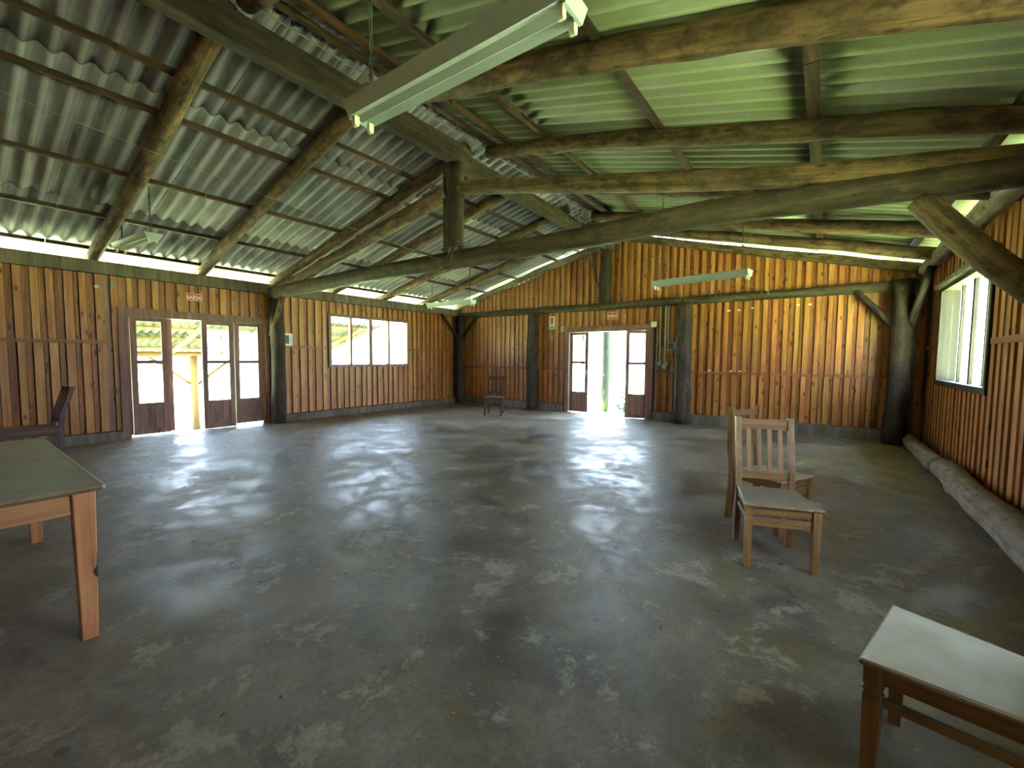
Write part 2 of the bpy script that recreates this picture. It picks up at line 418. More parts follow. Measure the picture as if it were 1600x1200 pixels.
def gz(x, y):
    l = min(max((-10.0 - x) / 3.5, 0), 1); b = min(max((y - 10.3) / 5.0, 0), 1)
    if x < -10.0: return -0.16 - 0.62 * l - 0.25 * b
    return -0.16 - 0.40 * b


xs = [-90, -60, -40, -28, -20, -17, -15, -14, -13.5, -13, -12.5, -12, -11.5, -11, -10.5, -10, -9.2, -6, -3, 0, 1.6, 3, 6, 12, 30, 70]
ys = [-70, -30, -12, -6, -3, -1.4, 0, 2, 4, 6, 8, 10, 10.6, 11.3, 12, 13, 14, 15.3, 17, 20, 26, 40, 70, 100]
gv = [(x, y, gz(x, y) - (0.0 if not (-9.4 < x < 1.5 and -1.4 < y < 10.2) else 0.3)) for y in ys for x in xs]
gf = [(j * len(xs) + i, j * len(xs) + i + 1, (j + 1) * len(xs) + i + 1, (j + 1) * len(xs) + i) for j in range(len(ys) - 1) for i in range(len(xs) - 1)]
g = meshobj('ground', gv, gf, M['ground'], None, (0, 0, 0), True); g['kind'] = 'structure'

# ------------------------------------------------------------------ walls of boards and cover strips
def wall(name, axis, const, inward, u0, u1, zcuts, topf, openings, pitch, strip_w, proud, rail_mat, gabled=False, gap=.012):
    """vertical boards with a raised strip over each joint; zcuts are the heights of the horizontal rails"""
    W = structure(name)
    def put(nm, a, b, d0, d1, z0, z1, mat):
        if z1 - z0 < 0.03: return
        lo, hi = sorted((const + inward * d0, const + inward * d1))
        if axis == 'x': ubox(nm, lo, hi, a, b, z0, z1, mat, W)
        else: ubox(nm, a, b, lo, hi, z0, z1, mat, W)
    def spans(a, b, z0, z1):
        """z0..z1 minus the openings that cover a..b; returns pieces (a, b, z0, z1)"""
        out = [(a, b, z0, z1)]
        for (oa, ob, oz0, oz1) in openings:
            nxt = []
            for (a1, b1, c0, c1) in out:
                if b1 <= oa + .001 or a1 >= ob - .001 or c1 <= oz0 or c0 >= oz1: nxt.append((a1, b1, c0, c1)); continue
                if a1 < oa - 0.01: nxt.append((a1, oa, c0, c1)); a1 = oa
                if b1 > ob + 0.01: nxt.append((ob, b1, c0, c1)); b1 = ob
                if c0 < oz0: nxt.append((a1, b1, c0, oz0))
                if c1 > oz1: nxt.append((a1, b1, oz1, c1))
            out = nxt
        return out
    u = u0
    levels = [0.0] + list(zcuts); edge = {}
    for pc in spans(u0, u1, 0.0, topf((u0 + u1) / 2) if not gabled else 2.75): put('backing_board', pc[0], pc[1], -.060, -.034, pc[2], pc[3], M['base'])
    if gabled:
        n_ = 60
        for i in range(n_):
            a, b = u0 + (u1 - u0) * i / n_, u0 + (u1 - u0) * (i + 1) / n_; put('backing_board', a, b, -.060, -.034, 2.75, min(topf(a), topf(b)), M['base'])
    while u < u1 - 0.01:
        p = pitch * random.uniform(0.88, 1.12); v = min(u + p, u1)
        if u1 - v < 0.07: v = u1
        top = topf((u + v) / 2)
        for i, z0 in enumerate(levels):
            z1 = levels[i + 1] if i + 1 < len(levels) else top
            z1 = min(z1, top)
            if z1 - z0 < 0.05: continue
            sw = strip_w * random.uniform(0.85, 1.2); off = random.uniform(-.008, .008); pr = proud * random.uniform(.85, 1.15)
            prev = edge.get(i, u)
            for pc in spans(prev, v - sw / 2 + off - gap * random.uniform(.4, 1.3), z0, z1): put('plank', pc[0], pc[1], -0.022 - random.random() * .004, 0.0, pc[2], pc[3], M['plank'])
            edge[i] = v + sw / 2 + off + gap * random.uniform(.4, 1.3)
            a, b = v - sw / 2 + off, v + sw / 2 + off
            if b < u1 and v < u1 - 0.02:
                for pc in spans(a, b, z0, z1):
                    if pc[1] - pc[0] > 0.02: put('cover_strip', pc[0], pc[1], -0.003, pr, pc[2], pc[3], M['strip'])
        u = v
    return W, put


# openings: (u0, u1, z0, z1)
wl, putl = wall('wall_left', 'x', LX, 1, FY, BY, [1.60], lambda u: 2.84, [(1.88, 4.22, -1, 2.12), (5.62, 7.95, 1.2, 2.40)], 0.172, 0.085, 0.026, M['rail'])
ubox('top_plate', LX - .05, LX + .12, FY, BY, 2.70, 2.90, M['base'], wl)
for a, b in ((FY, 1.74), (4.45, 5.50), (8.02, 9.62)): ubox('rail', LX, LX + .045, a, b, 1.585, 1.645, M['rail'], wl)
for a in (1.70, 5.50, 7.96): ubox('stud', LX, LX + .012, a, a + .07, 0.1, 2.72, M['frame'], wl)
for a, b in ((FY, 1.85), (4.46, 9.7)): ubox('sill_board', LX, LX + .17, a, b, 0.0, 0.15, M['base'], wl)

def gable(x): return min(zl(x), zr(x)) - 0.02
wb, putb = wall('wall_back', 'y', BY, -1, LX, RX, [1.12, 2.70], gable, [(-5.52, -3.27, -1, 2.16)], 0.168, 0.082, 0.026, M['railx'], True, gap=.010)
for a, b in ((-9.3, -6.75), (-6.36, -5.56), (-3.22, -2.76), (-2.38, 0.95)): ubox('rail', a, b, BY - .045, BY, 1.10, 1.155, M['railx'], wb)
for a, b in ((-9.3, -6.7), (-6.36, -5.6), (-3.2, -2.72), (-2.4, 0.95)): ubox('sill_board', a, b, BY - .20, BY, 0.0, 0.20, M['base'], wb)
gt = thing(empty('gable_truss', (0, 0, 0)), 'long thin tie beam along the back wall carrying a short gable post', 'truss')
pole('tie_beam', (-9.5, 9.93, 2.72), (1.2, 9.93, 2.71), .085, .09, M['tie'], gt, bend=.015)
pole('gable_post', (-4.45, 9.90, 2.78), (-4.43, 9.90, 4.32), .15, .155, M['loggrey'], gt, bend=.01)
pole('gable_brace', (-4.60, 9.78, 3.18), (-4.86, 9.82, 4.16), .045, .05, M['log'], gt, bend=.01)
wr, putr = wall('wall_right', 'x', RX, -1, FY, BY, [1.62], lambda u: 2.96, [(6.62, 9.15, 1.08, 2.52), (1.3, 3.1, 1.08, 2.50)], 0.19, 0.105, 0.034, M['rail'])
pole('top_plate', (1.30, 10.0, 2.97), (1.27, -1.4, 3.0), .105, .125, M['logpale'], wr, bend=.012)
for a, b in ((FY, 1.26), (3.14, 6.45), (9.3, 9.95)): ubox('rail', RX - .065, RX, a, b, 1.60, 1.665, M['rail'], wr)
for a in (9.22, 6.20): ubox('stud', RX - .02, RX, a, a + .16, 0.1, 2.9, M['frame'], wr)
wf, putf = wall('wall_front', 'y', FY, 1, LX, RX, [1.12, 2.70], gable, [], 0.26, 0.10, 0.022, M['railx'], True)
pole('tie_beam', (-9.5, FY + .1, 2.72), (1.2, FY + .1, 2.71), .085, .09, M['tie'], wf, bend=.015)

for n_, (x0, x1) in enumerate(((LX - .08, LX + .06), (RX - .05, RX + .08))):
    tr_ = structure('trim_%d' % (n_ + 1)); ubox('corner_board', x0, x1, BY - .10, BY + .08, 0, 2.88, M['base'], tr_)

# low poles along the foot of the right wall
bb = structure('baseboard_right')
pole('base_log', (1.19, 9.9, .10), (1.20, 7.30, .11), .10, .115, M['logpale'], bb, bend=.015)
pole('base_log', (1.21, 7.27, .125), (1.25, 1.6, .14), .125, .15, M['logpale'], bb, bend=.03)

# ------------------------------------------------------------------ door_1 (left), door_2 (back), windows
def leaf(parent, p0, p1, z0, z1, t=0.04, handle=None, gb=0.55, mun=1.29):
    """one glazed door leaf standing between plan points p0 and p1"""
    p0 = Vector((*p0, 0)); p1 = Vector((*p1, 0)); d = (p1 - p0); W = d.length; a = math.atan2(d.y, d.x)
    L = empty('door_leaf', (p0.x, p0.y, 0), a, parent); st = 0.085
    def bx(nm, x0, x1, za, zb, m, th=t, par=L): return meshobj(nm, boxv(x0, x1, -th / 2, th / 2, za, zb), BOXF, m, par)
    bx('stile', 0, st, z0, z1, M['frame']); bx('stile', W - st, W, z0, z1, M['frame'])
    bx('cross_rail', st, W - st, z1 - .07, z1, M['frame']); bx('cross_rail', st, W - st, mun - .03, mun + .03, M['frame'])
    bx('cross_rail', st, W - st, gb - .05, gb, M['frame']); bx('cross_rail', st, W - st, z0, z0 + .09, M['frame'])
    n = 3; pw = (W - 2 * st) / n; bx('panel_backing', st, W - st, z0 + .09, gb - .05, M['frame'], .006)
    for i in range(n): bx('panel_board', st + i * pw + .002, st + (i + 1) * pw - .002, z0 + .09, gb - .05, M['frame'], .018 + .004 * (i % 2))
    bx('pane', st, W - st, gb, mun - .02, M['glass'], .004); bx('pane', st, W - st, mun + .02, z1 - .07, M['glass'], .004)
    if handle is not None:
        h = bx('handle', handle - .012, handle + .012, 1.0, 1.14, M['grey'], .02); h.location.y = -0.03
    return L


d1 = structure('door_1')
for y0, y1, z0, z1 in ((1.86, 1.97, 0, 2.20), (4.16, 4.22, 0, 2.20), (1.97, 4.16, 2.06, 2.20)):
    ubox('door_frame', LX - .14, LX + .07, y0, y1, z0, z1, M['frame'], d1)
ubox('door_stop', LX - .02, LX + .02, 4.10, 4.16, 0, 2.06, M['rail'], d1)
leaf(d1, (LX - .03, 2.02), (LX - .03, 2.53), .03, 2.062, gb=.57)
leaf(d1, (LX - .13, 2.00), (LX - .13, 2.62), .03, 2.062, gb=.57)
leaf(d1, (LX - .02, 3.05), (LX - .02, 3.59), .01, 2.06, gb=.55)
leaf(d1, (LX - .02, 3.60), (LX - .02, 4.12), .05, 2.07, gb=.55)
d2 = structure('door_2')
for x0, x1, z0, z1 in ((-5.56, -5.44, 0, 2.20), (-3.38, -3.24, 0, 2.20), (-5.44, -3.38, 2.09, 2.20)):
    ubox('door_frame', x0, x1, BY - .14, BY + .06, z0, z1, M['frame'], d2)
ubox('head_board', -5.62, -3.18, BY - .17, BY - .13, 2.14, 2.22, M['frame'], d2)
leaf(d2, (-5.43, BY - .06), (-4.90, BY - .07), .03, 2.086, handle=.50, gb=.55, mun=1.31)
leaf(d2, (-3.84, BY - .24), (-3.34, BY - .07), .01, 2.086, handle=.03, gb=.58, mun=1.31)


def window(name, axis, const, inward, u0, u1, z0, z1, nm, depth, fw=0.07, mw=0.045, mat=None, md=.045):
    Wn = structure(name); mat = mat or M['frame']
    def bx(n, a, b, da, db, za, zb, m):
        lo, hi = sorted((const + inward * da, const + inward * db))
        if axis == 'x': return ubox(n, lo, hi, a, b, za, zb, m, Wn)
        return ubox(n, a, b, lo, hi, za, zb, m, Wn)
    bx('window_frame', u0, u1, -depth, .05, z1 - fw, z1, mat); bx('window_frame', u0, u1, -depth, .05, z0, z0 + fw, mat)
    bx('window_frame', u0, u0 + fw, -depth, .05, z0 + fw, z1 - fw, mat); bx('window_frame', u1 - fw, u1, -depth, .05, z0 + fw, z1 - fw, mat)
    w_ = (u1 - u0 - 2 * fw) / nm
    for i in range(nm):
        a = u0 + fw + i * w_
        if i: 
            k = 0.045 if i == nm // 2 else 0.028
            bx('mullion', a - k, a + k, -depth * .5 - md, -depth * .5 + md, z0 + fw, z1 - fw, mat)
        bx('pane', a + .02, a + w_ - .02, -depth * .5, -depth * .5 + .004, z0 + fw, z1 - fw, M['glass'])
    return Wn, bx


w1, b1 = window('window_1', 'x', LX, 1, 5.58, 7.99, 1.15, 2.43, 4, .12)
w2, b2 = window('window_2', 'x', RX, -1, 6.60, 9.17, 1.06, 2.54, 4, .16, .075, .05, M['sash'], .018)
pole('lintel_log', (RX - .06, 9.28, 2.56), (RX - .07, 6.46, 2.58), .055, .06, M['logpale'], w2, bend=.01)
w5, b5 = window('unseen_window', 'x', RX, -1, 1.28, 3.12, 1.06, 2.52, 4, .12)  # out of view, added to account for light on the nearest chair

# ------------------------------------------------------------------ roof: poles, battens, corrugated sheets
random.seed(42)
ce = structure('ceiling')
LEFT_R = [(-1.35, -1.35), (0.15, 0.15), (1.61, 1.60), (3.10, 3.02), (4.40, 4.58), (5.76, 5.96), (7.16, 7.50), (8.60, 8.72)]
RIGHT_R = [(-1.35, -1.35), (0.1, 0.1), (1.70, 1.70), (3.14, 3.22), (4.47, 4.83), (5.98, 6.45), (7.45, 8.2), (8.85, 9.30)]
for i, (a, b) in enumerate(LEFT_R):
    pole('rafter', (-9.78, a, zl(-9.78)), (-4.16, b, zl(-4.16)), .082, .098, M['log'], ce, bend=.03, rough=.08)
for i, (a, b) in enumerate(RIGHT_R):
    r = .118 if abs(a - 3.14) < .01 else .096
    pole('rafter', (1.66, a, zr(1.66)), (-3.98, b, zr(-3.98) + .0), r * .98, r * .92, M['log'], ce, bend=.04, rough=.08)
pole('gable_rafter', (-9.7, 10.0, zl(-9.7)), (-4.1, 10.0, zl(-4.1)), .085, .09, M['logpale'], ce, bend=.02)
pole('gable_rafter', (1.7, 10.0, zr(1.7) - .02), (-4.05, 10.0, zr(-4.05) - .03), .085, .085, M['log'], ce, bend=.02)
# ridge beam of two boards side by side
beam('ridge_beam', (-4.160, -1.9, 4.14), (-4.160, 4.3, 4.14), .085, .25, M['loggrey'], ce)
beam('ridge_beam', (-4.072, -1.9, 4.13), (-4.072, 4.3, 4.13), .085, .25, M['loggrey'], ce)
beam('ridge_beam', (-4.20, 4.3, 4.12), (-4.36, 10.1, 4.16), .15, .22, M['tie'], ce)
for x in (-10.35, -9.48, -8.37, -7.20, -5.88, -5.25):
    y = -2.1
    while y < 10.5:
        y2 = min(y + 3.2, 10.6); ubox('batten', x - .025, x + .025, y, y2 - .01, zl(x) + .09, zl(x) + .145, M['batten'], ce); y = y2
for x in (2.1, 1.02, -.17, -1.50, -2.95, -3.63, -3.93):
    y = -2.1
    while y < 10.5:
        y2 = min(y + 2.9, 10.6); hw = .045 if abs(x + .17) < .01 or x == 1.02 else .028
        ubox('batten', x - hw, x + hw, y, y2 - .01, zr(x) + .09, zr(x) + .14, M['batten'], ce); y = y2

PW, AM, TH = 0.177, 0.030, 0.007


def sheet_mesh(name, xa, xb, side, mat, waves=6.35, amp=AM):
    """one corrugated sheet: waves along y, straight along the slope; xa..xb in plan"""
    n = int(waves * 9); L = n / 9 * PW; v, f = [], []
    nx = 2
    for layer in (0, 1):
        for j in range(nx):
            x = xa + (xb - xa) * j / (nx - 1)
            base = SL * ((x - xa) if side < 0 else (xa - x))
            for i in range(n + 1):
                y = L * i / n
                v.append((x - xa, y, base + amp * math.sin(y / PW * 2 * PI) + layer * TH))
    def id_(l, j, i): return (l * nx + j) * (n + 1) + i
    for j in range(nx - 1):
        for i in range(n):
            f.append((id_(0, j, i), id_(0, j, i + 1), id_(0, j + 1, i + 1), id_(0, j + 1, i)))
            f.append((id_(1, j, i), id_(1, j + 1, i), id_(1, j + 1, i + 1), id_(1, j, i + 1)))
    for i in range(n):
        f.append((id_(0, 0, i), id_(1, 0, i), id_(1, 0, i + 1), id_(0, 0, i + 1)))
        f.append((id_(0, nx - 1, i), id_(0, nx - 1, i + 1), id_(1, nx - 1, i + 1), id_(1, nx - 1, i)))
    f.append((id_(0, 0, 0), id_(0, nx - 1, 0), id_(1, nx - 1, 0), id_(1, 0, 0)))
    f.append((id_(0, 0, n), id_(1, 0, n), id_(1, nx - 1, n), id_(0, nx - 1, n)))
    me = bpy.data.meshes.new(name); me.from_pydata(v, [], f); me.update(); me.materials.append(mat)
    me.polygons.foreach_set('use_smooth', [True] * len(me.polygons))
    return me


def sheets(rows, side, mat, zf, parent, y0, y1, rise):
    for r, (xa, xb, up) in enumerate(rows):
        me = sheet_mesh('roofing_sheet', xa, xb, side, mat)
        y = y0; i = 0
        while y < y1:
            o = bpy.data.objects.new('roofing_sheet', me)
            o.location = (xa, y, zf(xa) + rise + AM + up + (i % 2) * .009 + random.random() * .003)
            link(o, parent); y += PW * 6; i += 1


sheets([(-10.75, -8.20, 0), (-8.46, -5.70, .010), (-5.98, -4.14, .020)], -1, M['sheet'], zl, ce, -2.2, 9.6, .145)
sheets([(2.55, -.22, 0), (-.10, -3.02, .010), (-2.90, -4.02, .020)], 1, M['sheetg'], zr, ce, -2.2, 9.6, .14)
# ridge capping: short corrugated pieces folded over the ridge
def cap_mesh():
    n = 54; v, f = [], []
    prof = [(-.34, -.34 * SL - .0), (-.10, -.06 * SL), (0, .03), (.10, -.06 * SL), (.34, -.34 * SL)]
    for x, z in prof:
        for i in range(n + 1):
            y = i / 9 * PW; v.append((x, y, z + AM * math.sin(y / PW * 2 * PI)))
    for j in range(4):
        for i in range(n): f.append((j * (n + 1) + i, j * (n + 1) + i + 1, (j + 1) * (n + 1) + i + 1, (j + 1) * (n + 1) + i))
    me = bpy.data.meshes.new('ridge_cap'); me.from_pydata(v, [], f); me.update(); me.materials.append(M['sheet'])
    me.polygons.foreach_set('use_smooth', [True] * len(me.polygons)); return me


cm = cap_mesh(); y = -2.2
while y < 9.7:
    o = bpy.data.objects.new('ridge_cap', cm); o.location = (-4.08, y, zl(-4.08) + .145 + AM + .045); link(o, ce)
    md = o.modifiers.new('thick', 'SOLIDIFY'); md.thickness = .007; md.offset = 1; y += PW * 5.7

# ------------------------------------------------------------------ posts
def post(x, y, r, h, label, mat='loggrey', braces=()):
    t = thing(empty('log_post', (x, y, 0)), label, 'post')
    pole('shaft', (0, 0, 0), (0.01, 0, h), r * 1.08, r * .95, M[mat], t, bend=.02, seg=18, rough=.10)
    for a, b, r1 in braces: pole('knee_brace', a, b, r1, r1 * .9, M['loggrey'], t, bend=.015, seg=10)
    return t


post(-9.22, 9.80, .125, 2.68, 'dark log post in the far left corner with two knee braces', braces=[((0.0, -.10, 1.98), (-.02, -.75, 2.68), .05), ((.08, 0.05, 2.05), (.62, .12, 2.66), .05)])
post(-6.50, 9.80, .145, 2.64, 'dark bare log post left of the back door, beside the arrow notice')
post(-2.52, 9.78, .165, 2.64, 'thick mossy grey log post right of the back door, beside the switch boxes')
post(1.00, 9.72, .155, 2.78, 'dark log post in the far right corner with a knee brace on either side', braces=[((-.08, 0.08, 1.98), (-.62, .16, 2.66), .055), ((.12, -.03, 2.0), (.25, -.62, 2.86), .06)])
post(-9.30, 4.33, .135, 2.70, 'dark log post between the left glazed doors and the window, under the truss')
post(1.40, 4.28, .13, 2.90, 'log post at the right wall just outside the picture, under the truss end')

# ------------------------------------------------------------------ roof truss
tr = thing(empty('roof_truss', (-4.15, 4.30, 0)), 'roof truss with a long hewn tie beam hung from a short king post', 'truss')
def T(x, z, dy=0): return (x + 4.15, dy, z)
def chain_pole(name, pts, r, mat, parent, seg=14):
    """a sagging natural beam through several points"""
    v, f = [], []; P_ = [Vector(p) for p in pts]; sub = []
    for i in range(len(P_) - 1):
        for k in range(6): sub.append(P_[i].lerp(P_[i + 1], k / 6))
    sub.append(P_[-1])
    for i, p in enumerate(sub):
        d = (sub[min(i + 1, len(sub) - 1)] - sub[max(i - 1, 0)]).normalized(); x = d.cross(Vector((0, 0, 1))).normalized(); y = x.cross(d)
        s = i / (len(sub) - 1); rr = r[0] + (r[1] - r[0]) * s
        for k in range(seg):
            a = (k + .5) / seg * 2 * PI; ca, sa = math.cos(a), math.sin(a); m = max(abs(ca), abs(sa)); q = .5 / m + .5
            q *= 1 + .10 * noise.noise(Vector((ca * 1.5, sa * 1.5, p.length * 2.4)))
            v.append(tuple(p + x * ca * rr * q + y * sa * rr * q))
    for i in range(len(sub) - 1):
        for k in range(seg):
            a, b = i * seg + k, i * seg + (k + 1) % seg; f.append((a, b, b + seg, a + seg))
    f.append(tuple(range(seg))); f.append(tuple(reversed(range(len(v) - seg, len(v)))))
    # object space with z along the beam so that the grain follows it
    o = meshobj(name, v, f, mat, parent, (0, 0, 0), True)
    d = (P_[-1] - P_[0]).normalized(); q = d.to_track_quat('Z', 'Y').to_matrix().to_4x4()
    o.data.transform(q.inverted()); o.matrix_local = q
    return o


chain_pole('tie_beam', [T(-9.35, 2.71), T(-8, 2.735), T(-6.3, 2.765), T(-4.2, 2.745), T(-2.3, 2.74), T(-.97, 2.765), T(.6, 2.69), T(1.3, 2.66)], (.125, .10), M['tie'], tr)
pole('king_post', T(-4.13, 2.80), T(-4.13, 4.02), .115, .115, M['loggrey'], tr, bend=.008)
beam('side_board', T(-4.245, 2.62, -.06), T(-4.245, 4.02, -.06), .09, .03, M['tie'], tr)
chain_pole('top_chord', [T(-9.35, 2.74), T(-8.1, 2.93), T(-6.5, 3.24), T(-5.2, 3.50), T(-4.24, 3.66)], (.09, .105), M['log'], tr)
chain_pole('top_chord', [T(-4.02, 3.68), T(-3.0, 3.48), T(-2.3, 3.33), T(-1.0, 3.07), T(.2, 2.86), T(1.2, 2.72)], (.085, .09), M['log'], tr)
pole('knee_brace', T(1.10, 1.86), T(.50, 2.60), .095, .085, M['log'], tr, bend=.02)
pole('knee_brace', T(-9.36, 1.84, -.06), T(-8.90, 2.62, -.03), .045, .055, M['log'], tr, bend=.02)
for x in (-4.32, -3.9): cbox('bolt', .03, .14, .03, M['cable'], tr, T(x, 2.88))

# ------------------------------------------------------------------ hanging lamp fittings (no tubes in them)
def lamp(x0, y0, x1, y1, z, label, chain_h):
    c = Vector(((x0 + x1) / 2, (y0 + y1) / 2, z)); d = Vector((x1 - x0, y1 - y0, 0)); L = d.length
    t = thing(empty('hanging_lamp_fitting', c, math.atan2(d.y, d.x)), label, 'lamp', 'empty fluorescent lamp fittings under the roof')
    sec = [(-.105, .045), (-.072, -.022), (-.030, -.008), (0, -.030), (.030, -.008), (.072, -.022), (.105, .045), (.10, .050), (.03, .052), (-.03, .052), (-.10, .050)]
    prism('reflector', sec, 'x', -L / 2 + .02, L / 2 - .02, M['white'], t)
    for s in (-1, 1):
        prism('end_plate', [(-.108, .052), (-.066, -.034), (.066, -.034), (.108, .052)], 'x', s * (L / 2 - .02), s * (L / 2 - .005), M['white'], t)
        for q in (-.045, .045):
            o = prism('lamp_holder', [(q - .014, -.02), (q - .014, -.062), (q - .006, -.072), (q + .006, -.072), (q + .014, -.062), (q + .014, -.02)], 'x', s * (L / 2 - .045), s * (L / 2 - .022), M['cream'], t)
    for sx in (-L * .42, L * .42):
        wx = c.x + sx * d.x / L; chain_h = min(zl(wx), zr(wx)) + .14 - z - .05; n = max(3, int(chain_h / .045)); v, f = [], []
        for i in range(n):
            zc = .05 + (i + .5) * chain_h / n; h = chain_h / n * .62
            for (px, py) in ((1, 0), (-1, 0)) if i % 2 else ((0, 1), (0, -1)):
                b = len(v); v += boxv(sx + px * .008 - .0025, sx + px * .008 + .0025, py * .008 - .0025, py * .008 + .0025, zc - h, zc + h)
                f += [tuple(b + k for k in q) for q in BOXF]
        meshobj('chain', v, f, M['cable'], t)
    return t


lamp(-2.10, 1.44, -.79, 1.45, 2.71, 'large pale lamp fitting without tubes hanging nearest, at the top of the picture', .85)
lamp(-2.12, 6.48, -.82, 6.24, 2.52, 'pale lamp fitting without tubes hanging before the back gable, right of its post', .85)
lamp(-7.47, 6.90, -6.13, 6.94, 2.60, 'pale lamp fitting without tubes hanging by the far left corner below the left roof', .85)
lamp(-8.50, 1.74, -7.30, 1.84, 2.99, 'short-looking lamp fitting without tubes under the left eave above the double glazed doors', .22)

# ------------------------------------------------------------------ wires and strings
wn = thing(tube('hanging_wire', sag((-4.9, .33, 3.32), (-4.25, 4.22, 2.72), .03), .0028, M['wire']), 'thin pale wire slung below the left roof slope to the king post foot', 'wire')
thing(tube('cable_pair', sag((-3.99, -1.4, 4.36), (-3.99, 10.0, 4.36), .015), .009, M['cable']), 'dark cable pair running along the ridge beside the beam', 'cable')
tube('pale_strand', sag((-3.97, -1.4, 4.345), (-3.965, 10.0, 4.345), .02), .004, M['wire'], bpy.data.objects['cable_pair'])
thing(tube('hanging_string', [(-7.02, 2.36, 3.66), (-7.025, 2.36, 3.4), (-7.02, 2.36, 3.36)], .004, M['wire']), 'short pale string hanging from the left roof slope above the doors', 'string')
thing(tube('gable_wire', sag((-4.0, 9.0, 3.95), (-1.1, 9.75, 2.82), .05), .003, M['wire']), 'thin wire slanting across the gable boards to the right of the gable post', 'wire')
thing(tube('gable_wire', sag((-7.9, 9.6, 3.3), (-4.5, 9.75, 2.86), .05), .003, M['wire']), 'thin wire slanting across the gable boards to the left of the gable post', 'wire')

# ------------------------------------------------------------------ electrical things and signs
def conduit(x, z0, z1, r, label, bs=.055):
    t = thing(empty('conduit', (x, BY - .05, z0)), label, 'conduit')
    tube('pipe', [(0, 0, .04), (0, 0, z1 - z0)], r, M['cream'], t, 8)
    cbox('switch_box', bs * 1.5, .04, .085, M['white'], t, (0, -.01, -.03))
    return t


conduit(-3.10, 1.30, 2.64, .016, 'leftmost cream conduit pipe on the boards right of the back door')
conduit(-2.985, 1.235, 2.64, .016, 'middle cream conduit pipe with the lowest switch box right of the back door')
conduit(-2.925, 1.30, 2.64, .010, 'thin rightmost cream conduit pipe close to the middle one', .03)
mb = thing(empty('meter_box', (-2.83, BY - .04, 1.72)), 'round dark socket box with a white edge beside the mossy post', 'box')
prism('housing', [(.105 * math.cos(a * PI / 8), .115 * math.sin(a * PI / 8)) for a in range(16)], 'y', -.07, .02, M['grey'], mb)
for i in range(2):
    for j in range(2): meshobj('socket', boxv(-.055 + i * .05, -.02 + i * .05, -.085, -.07, -.05 + j * .055, -.015 + j * .055), BOXF, M['black'], mb)
meshobj('edge_strip', boxv(.06, .095, -.09, -.06, -.09, .09), BOXF, M['white'], mb)
sw = thing(empty('switch_plate', (-2.77, BY - .03, 1.20)), 'grey metal switch plate low beside the mossy post', 'switch')
meshobj('plate', boxv(-.075, .075, -.03, 0, -.085, .085), BOXF, M['grey'], sw)
for k in (-.035, .025): meshobj('slot', boxv(-.02, .07, -.034, -.03, k, k + .012), BOXF, M['black'], sw)
fb = thing(empty('fuse_box', (LX + .03, 4.60, 1.77)), 'cream fuse box with a dark window on the left wall beside the log post', 'box')
meshobj('frame', boxv(0, .05, -.115, .115, -.135, .135), BOXF, M['cream'], fb)
meshobj('door', boxv(.05, .062, -.095, .075, -.12, .12), BOXF, M['cream'], fb)
meshobj('window', boxv(.062, .066, -.045, .03, -.09, .09), BOXF, M['black'], fb)
ov = thing(empty('round_badge', (LX + .03, 1.63, 2.50)), 'small pale oval badge on the left wall boards beside the door post', 'badge')
prism('disc', [(.035 * math.cos(a * PI / 8), .03 * math.sin(a * PI / 8)) for a in range(16)], 'x', 0, .012, M['white'], ov)
thing(meshobj('wall_switch', boxv(LX, LX + .035, 1.80, 1.84, 2.50, 2.63), BOXF, M['grey']), 'small narrow switch above the upper left corner of the double doors', 'switch')
thing(meshobj('wall_hook', boxv(LX + .0, LX + .06, 4.44, 4.53, 1.29, 1.315), BOXF, M['white']), 'small white peg on the left wall boards below the fuse box', 'hook')
thing(meshobj('corner_socket', boxv(-3.27, -3.15, BY - .20, BY - .16, 2.15, 2.27), BOXF, M['cream']), 'cream junction box at the right top corner of the back door', 'box')
thing(meshobj('corner_bulb', boxv(-5.68, -5.58, BY - .12, BY - .06, 2.13, 2.24), BOXF, M['cream']), 'small cream junction box at the left top corner of the back door', 'box')
thing(meshobj('draught_strip', boxv(-3.19, -3.165, BY - .06, BY - .03, .2, 2.12), BOXF, M['white']), 'thin white strip running down the boards right of the back door', 'strip')


def text(parent, s, size, loc, rot, mat, ex=.001, bold=.0):
    c = bpy.data.curves.new('lettering', 'FONT'); c.body = s; c.size = size; c.extrude = ex; c.align_x = 'CENTER'; c.align_y = 'CENTER'; c.offset = bold
    c.materials.append(mat); o = bpy.data.objects.new('lettering', c); link(o); bpy.context.view_layer.update()
    me = bpy.data.meshes.new_from_object(o.evaluated_get(bpy.context.evaluated_depsgraph_get())); bpy.data.objects.remove(o)
    o = bpy.data.objects.new('lettering', me); o.location = loc; o.rotation_euler = rot
    return link(o, parent)


def exit_sign(loc, rz, w_, h_, label, tilt=0.0, fs=1.0):
    t = thing(empty('exit_sign', loc, rz), label, 'sign')
    # local frame: x along the sign, -y towards the viewer
    meshobj('plate', boxv(-w_ / 2, w_ / 2, -.006, 0, -h_ / 2, h_ / 2), BOXF, M['red'], t)
    b = .008
    for a in (boxv(-w_ / 2, w_ / 2, -.008, -.006, h_ / 2 - b, h_ / 2), boxv(-w_ / 2, w_ / 2, -.008, -.006, -h_ / 2, -h_ / 2 + b),
              boxv(-w_ / 2, -w_ / 2 + b, -.008, -.006, -h_ / 2 + b, h_ / 2 - b), boxv(w_ / 2 - b, w_ / 2, -.008, -.006, -h_ / 2 + b, h_ / 2 - b)):
        meshobj('border', a, BOXF, M['pink'], t)
    text(t, 'SAÍDA', h_ * .62 * fs, (0, -.0085, -.012), (PI / 2, 0, 0), M['pink'], bold=.0022)
    t.rotation_euler.y = tilt
    return t


